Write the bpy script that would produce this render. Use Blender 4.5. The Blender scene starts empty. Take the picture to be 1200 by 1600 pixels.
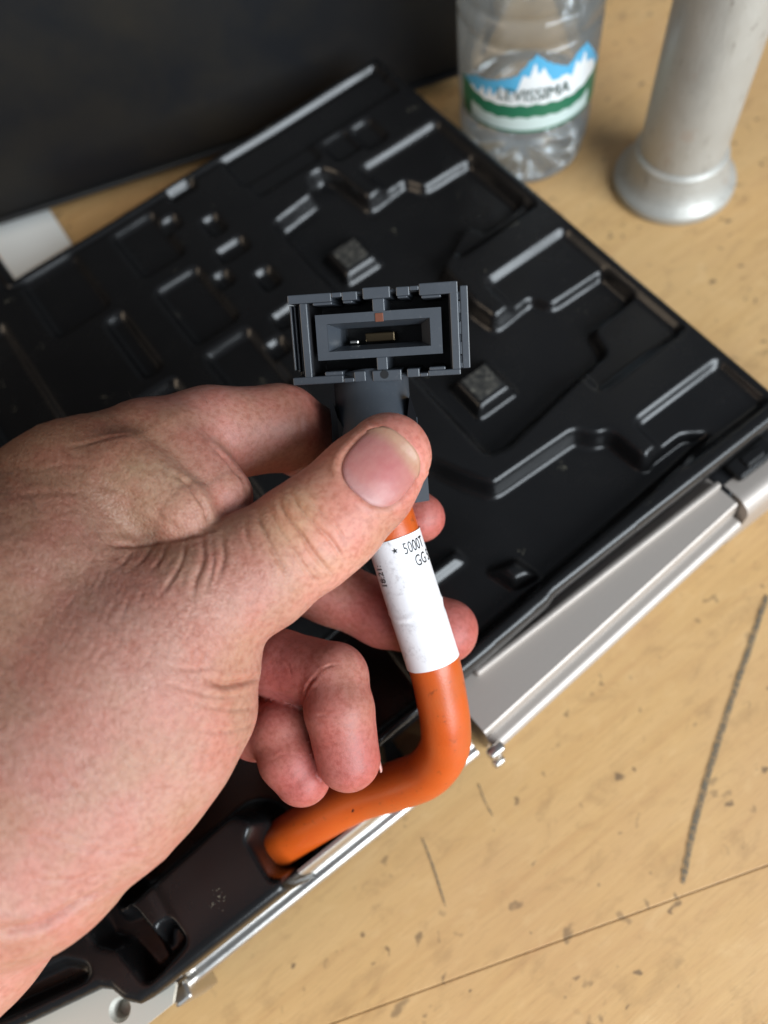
import bpy, bmesh, math, random
import numpy as np
from mathutils import Vector, Matrix
random.seed(7); rng = np.random.default_rng(7)
sc = bpy.context.scene
C = sc.collection

# ------------------------------------------------------------------ camera
CAM_H = 0.294                       # lens above the bench top, metres
ROT = np.array([[0.80167084, 0.57984774, -0.14526002],
                [-0.58672546, 0.71679047, -0.37678198],
                [-0.11435518, 0.38728288, 0.91484144]])   # columns: camera right, up, back
cd = bpy.data.cameras.new('camera'); cam = bpy.data.objects.new('camera', cd); C.objects.link(cam)
cam.matrix_world = Matrix([list(ROT[0]) + [0], list(ROT[1]) + [0], list(ROT[2]) + [CAM_H], [0, 0, 0, 1]])
cd.sensor_fit = 'HORIZONTAL'; cd.sensor_width = 26.0; cd.lens = 26.0
cd.clip_start = 0.01; cd.clip_end = 50
cd.dof.use_dof = True; cd.dof.focus_distance = 0.193; cd.dof.aperture_fstop = 7.4
sc.camera = cam

# ------------------------------------------------------------------ light: a workshop window and a dim room
w = bpy.data.worlds.new('World'); sc.world = w; w.use_nodes = True
bg = w.node_tree.nodes['Background']; bg.inputs[0].default_value = (0.80, 0.88, 1.0, 1); bg.inputs[1].default_value = 0.20
def area(name, loc, target, sx, sy, power, col):
    l = bpy.data.lights.new(name, 'AREA'); l.shape = 'RECTANGLE'; l.size = sx; l.size_y = sy; l.energy = power; l.color = col
    o = bpy.data.objects.new(name, l); C.objects.link(o); o.location = loc
    o.rotation_euler = (Vector(target) - Vector(loc)).to_track_quat('-Z', 'Y').to_euler(); return o
area('window_light', (0.45, -1.55, 1.0), (0.05, 0.1, 0.05), 1.7, 1.1, 80, (0.85, 0.935, 1.0))
area('warm_room_light', (-1.5, 0.35, 0.85), (0.05, 0.15, 0.05), 1.0, 0.8, 9, (1.0, 0.78, 0.56))
sc.view_settings.view_transform = 'Standard'; sc.view_settings.look = 'None'
sc.view_settings.exposure = 0.0; sc.view_settings.gamma = 1.0
sc.cycles.max_bounces = 8; sc.cycles.transmission_bounces = 8; sc.cycles.caustics_refractive = False; sc.cycles.caustics_reflective = False

# ------------------------------------------------------------------ helpers
def ray(px, py): return ROT @ np.array([(px - 600) / 1200, -(py - 800) / 1200, -1.0])
EYE = np.array([0, 0, CAM_H * 1000])
def atd(px, py, D): return EYE + D * ray(px, py)                # mm, at depth D mm from the lens
def obj(name, verts, faces, mat=None, parent=None, smooth=False, scale=0.001):
    me = bpy.data.meshes.new(name)
    me.from_pydata([tuple(np.asarray(v) * scale) for v in verts], [], [tuple(int(i) for i in f) for f in faces])
    if mat is not None:
        for m in (mat if isinstance(mat, (list, tuple)) else [mat]): me.materials.append(m)
    if smooth: me.polygons.foreach_set('use_smooth', [True] * len(me.polygons))
    me.update()
    o = bpy.data.objects.new(name, me); C.objects.link(o)
    if parent: o.parent = parent
    return o
def from_bm(name, bm, mat, parent=None, smooth=False):
    me = bpy.data.meshes.new(name); bm.to_mesh(me); bm.free()
    me.materials.append(mat)
    if smooth: me.polygons.foreach_set('use_smooth', [True] * len(me.polygons))
    o = bpy.data.objects.new(name, me); C.objects.link(o)
    if parent: o.parent = parent
    return o
def thing(name, label, cat, loc=(0, 0, 0)):
    o = bpy.data.objects.new(name, None); C.objects.link(o); o.empty_display_size = .02
    o.location = loc; o['label'] = label; o['category'] = cat; return o
def tag(o, label, cat): o['label'] = label; o['category'] = cat; return o
def box(bm, x0, x1, y0, y1, z0, z1, M=None, bev=0):
    r = bmesh.ops.create_cube(bm, size=1)
    T = Matrix.Translation(((x0 + x1) / 2, (y0 + y1) / 2, (z0 + z1) / 2)) @ Matrix.Diagonal((abs(x1 - x0), abs(y1 - y0), abs(z1 - z0), 1))
    bmesh.ops.transform(bm, matrix=T, verts=r['verts'])
    vs = r['verts']
    if bev:
        es = list({e for v in vs for e in v.link_edges})
        q = bmesh.ops.bevel(bm, geom=es, offset=bev, segments=2, affect='EDGES', profile=.5)
        vs = list({v for f in q['faces'] for v in f.verts} | {v for v in vs if v.is_valid})
    if M is not None: bmesh.ops.transform(bm, matrix=M, verts=vs)
    return vs
def tube(pts, rad, n=20, cap=True, wob=None):
    pts = [np.asarray(p, float) for p in pts]; V = []; F = []
    t0 = pts[1] - pts[0]; t0 /= np.linalg.norm(t0)
    a = np.array([0, 0, 1.0]) if abs(t0[2]) < .9 else np.array([1.0, 0, 0]); u = a - t0 * (a @ t0); u /= np.linalg.norm(u)
    for i, p in enumerate(pts):
        t = pts[min(i + 1, len(pts) - 1)] - pts[max(i - 1, 0)]; t /= np.linalg.norm(t)
        u = u - t * (u @ t); u /= np.linalg.norm(u); v = np.cross(t, u)
        r = rad[i] if hasattr(rad, '__len__') else rad
        for k in range(n):
            g = 2 * math.pi * k / n; rr = r * (1 + (wob(i, k) if wob else 0))
            V.append(p + rr * (math.cos(g) * u + math.sin(g) * v))
    for i in range(len(pts) - 1):
        for k in range(n): F.append((i * n + k, i * n + (k + 1) % n, (i + 1) * n + (k + 1) % n, (i + 1) * n + k))
    if cap: F.append(tuple(range(n))[::-1]); F.append(tuple(range((len(pts) - 1) * n, len(pts) * n)))
    return V, F
def lathe(prof, n=64, c=(0, 0)):
    V = []; F = []
    for r, z in prof:
        for k in range(n): V.append((c[0] + r * math.cos(2 * math.pi * k / n), c[1] + r * math.sin(2 * math.pi * k / n), z))
    for i in range(len(prof) - 1):
        for k in range(n): F.append((i * n + k, i * n + (k + 1) % n, (i + 1) * n + (k + 1) % n, (i + 1) * n + k))
    return V, F
def catmull(P, per=10):
    P = [np.asarray(p, float) for p in P]; P = [2 * P[0] - P[1]] + P + [2 * P[-1] - P[-2]]; out = []
    for i in range(1, len(P) - 2):
        for k in range(per):
            t = k / per; a, b, c, d = P[i - 1], P[i], P[i + 1], P[i + 2]
            out.append(.5 * ((2 * b) + (c - a) * t + (2 * a - 5 * b + 4 * c - d) * t * t + (3 * b - a - 3 * c + d) * t ** 3))
    out.append(P[-2]); return out

# ------------------------------------------------------------------ materials
class NT:
    def __init__(s, name):
        s.m = bpy.data.materials.new(name); s.m.use_nodes = True; s.t = s.m.node_tree; s.p = s.t.nodes['Principled BSDF']; s.out = s.t.nodes['Material Output']
    def n(s, typ, **kw):
        x = s.t.nodes.new(typ)
        for k, v in kw.items():
            if k.startswith('i_'):
                key = k[2:]; key = int(key) if key.isdigit() else key.replace('_', ' ')
                x.inputs[key].default_value = v
            else: setattr(x, k, v)
        return x
    def l(s, a, b): s.t.links.new(a, b)
    def coord(s, scale=(1, 1, 1), rot=(0, 0, 0), out='Object'):
        c = s.n('ShaderNodeTexCoord'); m = s.n('ShaderNodeMapping'); m.inputs['Scale'].default_value = scale; m.inputs['Rotation'].default_value = rot
        s.l(c.outputs[out], m.inputs['Vector']); return m.outputs['Vector']
    def noise(s, vec, scale, detail=4, rough=.55, dist=0):
        x = s.n('ShaderNodeTexNoise'); x.inputs['Scale'].default_value = scale; x.inputs['Detail'].default_value = detail
        x.inputs['Roughness'].default_value = rough; x.inputs['Distortion'].default_value = dist; s.l(vec, x.inputs['Vector']); return x.outputs['Fac']
    def ramp(s, fac, stops):
        x = s.n('ShaderNodeValToRGB'); e = x.color_ramp.elements
        while len(e) > 1: e.remove(e[-1])
        e[0].position, e[0].color = stops[0][0], (*stops[0][1], 1)
        for p, c in stops[1:]:
            q = e.new(p); q.color = (*c, 1)
        s.l(fac, x.inputs['Fac']); return x.outputs['Color']
    def mix(s, fac, a, b, mode='MIX'):
        x = s.n('ShaderNodeMix', data_type='RGBA', blend_type=mode)
        for v, i in ((fac, 0), (a, 6), (b, 7)):
            if hasattr(v, 'links') or hasattr(v, 'is_linked'): s.l(v, x.inputs[i])
            else: x.inputs[i].default_value = v if i == 0 else (*v, 1)
        return x.outputs[2]
    def math(s, op, a, b=0.0, c=None):
        x = s.n('ShaderNodeMath', operation=op)
        for v, i in ((a, 0), (b, 1), (c, 2)):
            if v is None: continue
            if hasattr(v, 'is_linked'): s.l(v, x.inputs[i])
            else: x.inputs[i].default_value = v
        return x.outputs[0]
    def bump(s, h, strength=.3, dist=.001, prev=None):
        b = s.n('ShaderNodeBump'); b.inputs['Strength'].default_value = strength; b.inputs['Distance'].default_value = dist; s.l(h, b.inputs['Height'])
        if prev is not None: s.l(prev, b.inputs['Normal'])
        s.l(b.outputs[0], s.p.inputs['Normal']); return b.outputs[0]
    def base(s, c):
        if hasattr(c, 'is_linked'): s.l(c, s.p.inputs['Base Color'])
        else: s.p.inputs['Base Color'].default_value = (*c, 1)
    def rough(s, v):
        if hasattr(v, 'is_linked'): s.l(v, s.p.inputs['Roughness'])
        else: s.p.inputs['Roughness'].default_value = v
    def set(s, **kw):
        for k, v in kw.items(): s.p.inputs[k.replace('_', ' ')].default_value = v
        return s
def simple(name, col, rough=.5, metal=0, spec=.5):
    x = NT(name); x.base(col); x.rough(rough); x.set(Metallic=metal, Specular_IOR_Level=spec); return x.m

def mat_wood():
    x = NT('bench_wood'); rz = math.radians(18)
    v = x.coord((3.2, 60, 20), (0, 0, rz)); vi = x.coord((1, 1, 1), (0, 0, rz)); v2 = x.coord((1.2, 9, 9), (0, 0, rz)); v3 = x.coord((.5, 1, 1), (0, 0, rz))
    grain = x.noise(v, 7, 6, .62, .6); broad = x.noise(v2, 9, 3, .5, .8); patch = x.noise(vi, 14, 3, .55)
    col = x.ramp(grain, [(.25, (.55, .315, .135)), (.5, (.61, .372, .158)), (.8, (.67, .418, .185))])
    col = x.mix(x.ramp(broad, [(.35, (0, 0, 0)), (.7, (.45, .45, .45))]), col, (.68, .44, .21))
    col = x.mix(x.ramp(patch, [(.45, (0, 0, 0)), (.75, (.5, .5, .5))]), col, (.54, .31, .145))
    st_ = x.noise(x.coord((1.2, 2.2, 1), (0, 0, rz)), 48, 5, .65, .5)
    col = x.mix(x.ramp(st_, [(.54, (0, 0, 0)), (.72, (.6, .6, .6))]), col, (.40, .235, .105)); col = x.mix(x.ramp(st_, [(.28, (.4, .4, .4)), (.44, (0, 0, 0))]), col, (.74, .50, .25))
    pores = x.noise(x.coord((22, 420, 100), (0, 0, rz)), 6, 2, .5)
    col = x.mix(x.ramp(pores, [(.56, (0, 0, 0)), (.72, (.22, .22, .22))]), col, (.25, .145, .065))
    # dark specks and small dents of wear
    for sc_, th, amt, st in ((75, .17, .9, (.8, 1, 1)), (150, .23, .85, (.85, 1, 1)), (38, .13, .75, (.6, 1, 1)), (19, .10, .6, (.7, 1, 1))):
        vo = x.n('ShaderNodeTexVoronoi'); vo.inputs['Scale'].default_value = sc_
        nz = x.n('ShaderNodeTexNoise'); nz.inputs['Scale'].default_value = 160; x.l(x.coord(st, (0, 0, rz)), nz.inputs['Vector'])
        ad = x.n('ShaderNodeMix', data_type='VECTOR'); ad.inputs[0].default_value = .012
        x.l(x.coord(st, (0, 0, rz)), ad.inputs[4]); x.l(nz.outputs['Color'], ad.inputs[5]); x.l(ad.outputs[1], vo.inputs['Vector'])
        d = x.ramp(vo.outputs['Distance'], [(0, (1, 1, 1)), (th * .55, (.85, .85, .85)), (th, (0, 0, 0))])
        sel = x.n('ShaderNodeSeparateColor'); x.l(vo.outputs['Color'], sel.inputs[0])
        keep = x.math('GREATER_THAN', sel.outputs[0], .5)
        size = x.math('MULTIPLY', x.math('MULTIPLY', d, keep), x.math('MULTIPLY', sel.outputs[1], amt))
        col = x.mix(size, col, (.095, .065, .045))
    x.base(col); x.rough(x.ramp(patch, [(.3, (.38, .38, .38)), (.7, (.55, .55, .55))])); x.set(Specular_IOR_Level=.4)
    x.bump(x.math('ADD', x.math('MULTIPLY', grain, .5), pores), .12, .0006); return x.m
def mat_tray():
    x = NT('black_vacuum_formed_plastic'); v = x.coord()
    n1 = x.noise(v, 60, 5, .6); sp = x.noise(v, 900, 2, .5)
    dust = x.math('MULTIPLY', x.ramp(sp, [(.70, (0, 0, 0)), (.80, (1, 1, 1))]), x.ramp(n1, [(.55, (0, 0, 0)), (.7, (.5, .5, .5))]))
    x.base(x.mix(dust, x.mix(n1, (.005, .005, .0055), (.009, .0085, .0085)), (.16, .15, .12)))
    vo = x.n('ShaderNodeTexVoronoi'); vo.inputs['Scale'].default_value = 95; x.l(x.mix(.012, v, x.n('ShaderNodeTexNoise', i_Scale=260.0).outputs['Color']), vo.inputs['Vector'])
    ss = x.n('ShaderNodeSeparateColor'); x.l(vo.outputs['Color'], ss.inputs[0])
    chip = x.math('MULTIPLY', x.ramp(vo.outputs['Distance'], [(.05, (1, 1, 1)), (.11, (0, 0, 0))]), x.math('GREATER_THAN', ss.outputs[0], .80))
    b0 = x.p.inputs['Base Color'].links[0].from_socket; x.base(x.mix(chip, b0, (.17, .155, .115)))
    x.rough(x.ramp(n1, [(.3, (.20, .20, .20)), (.7, (.30, .30, .30))])); x.set(Specular_IOR_Level=.42)
    x.bump(x.noise(v, 1500, 2, .5), .05, .0003); return x.m
def mat_skin():
    x = NT('skin'); at = x.n('ShaderNodeAttribute', attribute_name='tint'); det = x.n('ShaderNodeAttribute', attribute_name='detail')
    sd = x.n('ShaderNodeSeparateColor'); x.l(det.outputs['Color'], sd.inputs[0]); rough_fac, fine_fac = sd.outputs[0], sd.outputs[1]
    v = x.coord((1, 1, 1)); 
    blot = x.noise(v, 110, 4, .6); fine = x.noise(v, 700, 4, .6)
    big = x.noise(v, 55, 3, .55)
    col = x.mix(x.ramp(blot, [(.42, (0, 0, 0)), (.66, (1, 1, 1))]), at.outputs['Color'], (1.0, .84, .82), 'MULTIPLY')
    col = x.mix(x.ramp(big, [(.38, (1, 1, 1)), (.56, (0, 0, 0))]), col, (.93, .97, .88), 'MULTIPLY')
    col = x.mix(x.ramp(fine, [(.34, (1, 1, 1)), (.58, (0, 0, 0))]), col, (.80, .70, .66), 'MULTIPLY')
    sp = x.noise(v, 1900, 2, .5); col = x.mix(x.ramp(sp, [(.62, (0, 0, 0)), (.75, (1, 1, 1))]), col, (.86, .75, .72), 'MULTIPLY')
    # creased cells of the back of the hand, drawn out across the arm
    def cells(scale, st, rot):
        vo = x.n('ShaderNodeTexVoronoi', feature='DISTANCE_TO_EDGE'); vo.inputs['Scale'].default_value = scale
        nz = x.n('ShaderNodeTexNoise'); nz.inputs['Scale'].default_value = 300; nz.inputs['Detail'].default_value = 3
        vv = x.coord(st, rot); x.l(vv, nz.inputs['Vector'])
        mx = x.n('ShaderNodeMix', data_type='VECTOR'); mx.inputs[0].default_value = .0016
        x.l(vv, mx.inputs[4]); x.l(nz.outputs['Color'], mx.inputs[5]); x.l(mx.outputs[1], vo.inputs['Vector']); 
        return x.ramp(vo.outputs['Distance'], [(0, (.35, .35, .35)), (.12, (.7, .7, .7)), (.4, (1, 1, 1))])
    c1 = cells(1150, (1, .36, 1), (.2, .3, .9)); c2 = cells(1500, (.45, 1.0, .8), (.5, .1, -.5))
    wr = x.noise(x.coord((1, .24, .6), (.1, .2, .75)), 560, 4, .6, .4)
    h = x.math('ADD', x.math('MULTIPLY', c1, .8), x.math('MULTIPLY', c2, .45))
    h = x.math('ADD', x.math('MULTIPLY', h, rough_fac), x.math('MULTIPLY', wr, x.math('MULTIPLY', rough_fac, 1.1)))
    h = x.math('ADD', h, x.math('MULTIPLY', x.noise(v, 2600, 3, .6), x.math('MULTIPLY', fine_fac, .30)))
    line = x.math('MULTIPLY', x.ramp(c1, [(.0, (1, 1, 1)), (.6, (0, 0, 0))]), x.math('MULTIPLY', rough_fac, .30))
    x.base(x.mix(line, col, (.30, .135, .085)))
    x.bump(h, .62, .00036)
    x.rough(x.ramp(fine, [(.3, (.42, .42, .42)), (.7, (.58, .58, .58))]))
    x.set(Specular_IOR_Level=.42, Subsurface_Weight=.30, Subsurface_Scale=.0022); x.p.inputs['Subsurface Radius'].default_value = (1, .36, .2)
    return x.m
def mat_nail():
    x = NT('nail'); at = x.n('ShaderNodeAttribute', attribute_name='tint')
    x.base(x.mix(x.ramp(x.noise(x.coord(), 500, 3, .6), [(.35, (0, 0, 0)), (.65, (1, 1, 1))]), x.mix(1.0, at.outputs['Color'], (.94, .76, .76), 'MULTIPLY'), x.mix(1.0, at.outputs['Color'], (1.0, .90, .88), 'MULTIPLY'))); x.rough(.35); x.set(Specular_IOR_Level=.45, Subsurface_Weight=.25, Subsurface_Scale=.0015)
    x.p.inputs['Subsurface Radius'].default_value = (1, .4, .3)
    uv = x.n('ShaderNodeUVMap'); m = x.n('ShaderNodeMapping'); m.inputs['Scale'].default_value = (26, 1.2, 1); x.l(uv.outputs[0], m.inputs['Vector'])
    x.bump(x.noise(m.outputs[0], 1.6, 3, .6), .35, .00025); return x.m
def mat_connector():
    x = NT('slate_grey_nylon'); v = x.coord(); n = x.noise(v, 900, 4, .6); n2 = x.noise(v, 120, 3, .6)
    x.base(x.mix(x.ramp(n, [(.62, (0, 0, 0)), (.8, (.5, .5, .5))]), x.mix(n2, (.035, .041, .050), (.052, .060, .072)), (.14, .14, .14)))
    x.rough(.38); x.set(Specular_IOR_Level=.6); x.bump(x.noise(v, 3000, 2), .08, .0002); return x.m
def mat_orange():
    x = NT('orange_cable_sheath'); v = x.coord(); n = x.noise(v, 120, 4, .6); s = x.noise(v, 420, 3, .5)
    col = x.mix(n, (.47, .066, .006), (.56, .095, .009))
    x.base(x.mix(x.ramp(s, [(.64, (0, 0, 0)), (.76, (.6, .6, .6))]), x.mix(x.ramp(x.noise(v, 45, 5, .65), [(.5, (0, 0, 0)), (.75, (.5, .5, .5))]), col, (.36, .10, .03)), (.14, .035, .012)))
    x.rough(x.ramp(n, [(.3, (.28, .28, .28)), (.7, (.42, .42, .42))])); x.bump(x.noise(v, 1800, 3), .14, .0004); x.set(Subsurface_Weight=.08, Subsurface_Scale=.001); return x.m
def mat_sleeve():
    x = NT('white_printed_sleeve'); v = x.coord(); n = x.noise(v, 210, 5, .65, .6); n2 = x.noise(x.coord((1, 1, .3)), 900, 4, .6)
    dirt = x.math('MULTIPLY', x.ramp(n, [(.50, (0, 0, 0)), (.68, (1, 1, 1))]), x.ramp(n2, [(.4, (0, 0, 0)), (.7, (.8, .8, .8))]))
    x.base(x.mix(dirt, (.78, .77, .785), (.26, .23, .225))); x.rough(.42); x.bump(n, .12, .0008); return x.m
def mat_alu(name, col, r0, r1, aniso=0):
    x = NT(name); v = x.coord(); n = x.noise(v, 130, 5, .65); f = x.noise(x.coord((.05, 1, 1)), 1800, 3, .6)
    x.base(x.mix(n, col, tuple(c * .8 for c in col))); x.rough(x.ramp(n, [(.3, (r0,) * 3), (.7, (r1,) * 3)])); x.set(Metallic=1.0)
    x.bump(f, .08, .0003); return x.m
def mat_case():
    x = NT('black_vinyl'); v = x.coord(); n = x.noise(v, 14, 5, .62); f = x.noise(v, 1100, 3, .55); sp = x.noise(v, 340, 3)
    col = x.mix(x.ramp(n, [(.40, (0, 0, 0)), (.68, (1, 1, 1))]), (.008, .009, .011), (.020, .017, .013))
    x.base(x.mix(x.ramp(sp, [(.74, (0, 0, 0)), (.8, (.25, .25, .25))]), col, (.12, .10, .07))); x.rough(.55); x.set(Specular_IOR_Level=.35)
    x.bump(f, .25, .0005); return x.m
def mat_galv():
    x = NT('galvanised_steel'); v = x.coord(); n = x.noise(v, 70, 5, .65); g = x.noise(x.coord((1, 1, .4)), 260, 4, .7); f = x.noise(x.coord((1, 1, .15)), 500, 2)
    col = x.mix(n, (.36, .35, .32), (.45, .44, .405))
    col = x.mix(x.ramp(g, [(.60, (0, 0, 0)), (.72, (.75, .75, .75))]), col, (.19, .17, .14))
    col = x.mix(x.ramp(x.noise(v, 45, 4, .6), [(.60, (0, 0, 0)), (.74, (.65, .65, .65))]), col, (.36, .235, .165))
    x.base(col); x.rough(x.ramp(n, [(.3, (.38,) * 3), (.7, (.55,) * 3)])); x.set(Metallic=.3); x.bump(g, .3, .0008); return x.m
M_WOOD, M_TRAY, M_SKIN, M_NAIL, M_CONN, M_ORANGE, M_SLEEVE = mat_wood(), mat_tray(), mat_skin(), mat_nail(), mat_connector(), mat_orange(), mat_sleeve()
M_ALU = mat_alu('brushed_aluminium', (.48, .425, .38), .38, .5); M_ALU.node_tree.nodes['Principled BSDF'].inputs['Metallic'].default_value = .4; M_ALUP = mat_alu('polished_aluminium', (.66, .63, .59), .26, .36)
M_CASE, M_GALV = mat_case(), mat_galv()
M_BLACK = simple('black_plastic', (.008, .008, .009), .4); M_CLIP = simple('glossy_black_nylon', (.004, .004, .005), .3, 0, .3)
M_INK = simple('black_ink', (.02, .02, .022), .5); M_INKG = simple('worn_ink', (.16, .155, .155), .6); M_BRASS = simple('tarnished_brass', (.10, .075, .045), .36, 1.0)
M_COPPER = simple('copper', (.17, .06, .035), .5, .5); M_GLINT = simple('glint_metal', (.85, .82, .75), .18, 1.0)
M_PAPER = simple('white_paper', (.88, .89, .86), .8, 0, .2); M_SEAM = simple('seam_dirt', (.20, .12, .06), .8)
x = NT('graphite'); x.base((.13, .115, .085)); x.rough(.7); trn = x.n('ShaderNodeBsdfTransparent'); mxs = x.n('ShaderNodeMixShader')
x.l(x.ramp(x.noise(x.coord(), 900, 4, .7), [(.32, (.2,) * 3), (.58, (.85,) * 3)]), mxs.inputs[0]); x.l(trn.outputs[0], mxs.inputs[1]); x.l(x.p.outputs[0], mxs.inputs[2]); x.l(mxs.outputs[0], x.out.inputs[0]); M_PENCIL = x.m; M_HAIR = simple('dark_hair', (.03, .02, .015), .4)

# ------------------------------------------------------------------ workbench
bench = thing('workbench', 'worn light wooden workbench top with scratches, dark specks and a board seam', 'workbench')
ang = math.radians(-18.05); BM = Matrix.Rotation(ang, 4, 'Z')
def plank(y0, y1):
    bm = bmesh.new(); box(bm, -1.6, 1.6, y0 + .00012, y1 - .00012, -.03, 0, None, .0003)
    bmesh.ops.transform(bm, matrix=BM, verts=bm.verts)
    return from_bm('plank', bm, M_WOOD, bench)
for a, b in ((-.90, -.50), (-.50, -.0377), (-.0377, .43), (.43, .90), (.90, 1.4)): plank(a, b)
bm = bmesh.new(); box(bm, -1.6, 1.6, -.9, 1.4, -.06, -.031); bmesh.ops.transform(bm, matrix=BM, verts=bm.verts); from_bm('underframe', bm, M_SEAM, bench)
def scratch(px_pts, wid, mat, name, z=.0004, jit=.25):
    pts = []
    for (px, py) in px_pts:
        r = ray(px, py); t = (z * 1000 - EYE[2]) / r[2]; pts.append(EYE + t * r)
    P = catmull(pts, 9); V = []; F = []
    for i, p in enumerate(P):
        t = P[min(i + 1, len(P) - 1)] - P[max(i - 1, 0)]; t /= np.linalg.norm(t); s = np.cross(t, [0, 0, 1])
        e = min(1, .7 + i / 4, .5 + (len(P) - 1 - i) / 4)
        for q in (-1, 1): V.append(p + s * q * wid / 2 * e * (1 + random.uniform(-jit, jit)))
    for i in range(len(P) - 1): F.append((2 * i, 2 * i + 1, 2 * i + 3, 2 * i + 2))
    return obj(name, V, F, mat, bench)
scratch([(1199, 930), (1172, 1010), (1140, 1105), (1107, 1210), (1083, 1300), (1067, 1381)], 1.9, M_PENCIL, 'pencil_mark', jit=.15)
scratch([(660, 1310), (676, 1352), (697, 1418)], .6, M_PENCIL, 'scratch')
scratch([(748, 1225), (757, 1250), (770, 1275)], .5, M_PENCIL, 'scratch')

# ------------------------------------------------------------------ far things: upright black case, paper, bottle, pole
def upright_case():
    p0 = np.array([-20, 378.]); p1 = np.array([231, 291.6]); d = (p1 - p0) / np.linalg.norm(p1 - p0); L = np.linalg.norm(p1 - p0)
    t = thing('storage_case', 'big black vinyl case standing upright behind the open moulded tray', 'case', tuple(p1 / 1000) + (0,))
    M = Matrix.Rotation(math.atan2(d[1], d[0]), 4, 'Z')
    bm = bmesh.new(); box(bm, -.62, 0, 0.0, .16, .004, .44, M, .009); from_bm('body', bm, M_CASE, t, True)
    for z in (.0105,):
        V, F = tube([(-610, -.6, z * 1000), (-6, -.6, z * 1000)], 1.5, 10); o = obj('piping', V, F, M_CASE, t, True); o.matrix_local = M
    for xx in (-.60, -.02):
        for yy in (.02, .14):
            V, F = lathe([(0, 0), (7, 0), (8, 5), (0, 5.5)], 16, (xx * 1000, yy * 1000)); o = obj('rubber_foot', V, F, M_BLACK, t, True); o.matrix_local = M
upright_case()
def ground(px, py, z=0):
    r = ray(px, py); t = (z - EYE[2]) / r[2]; return EYE + t * r
pp = [ground(*q, .8) for q in ((112, 381), (24, 436), (-70, 300), (40, 270))]
V = [p for p in pp] + [p - np.array([0, 0, .5]) for p in pp]
tag(obj('paper_sheet', V, [(0, 1, 2, 3), (4, 7, 6, 5)] + [(i, i + 4, (i + 1) % 4 + 4, (i + 1) % 4) for i in range(4)], M_PAPER), 'white paper corner showing between the black case and the tray', 'paper')

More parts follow.
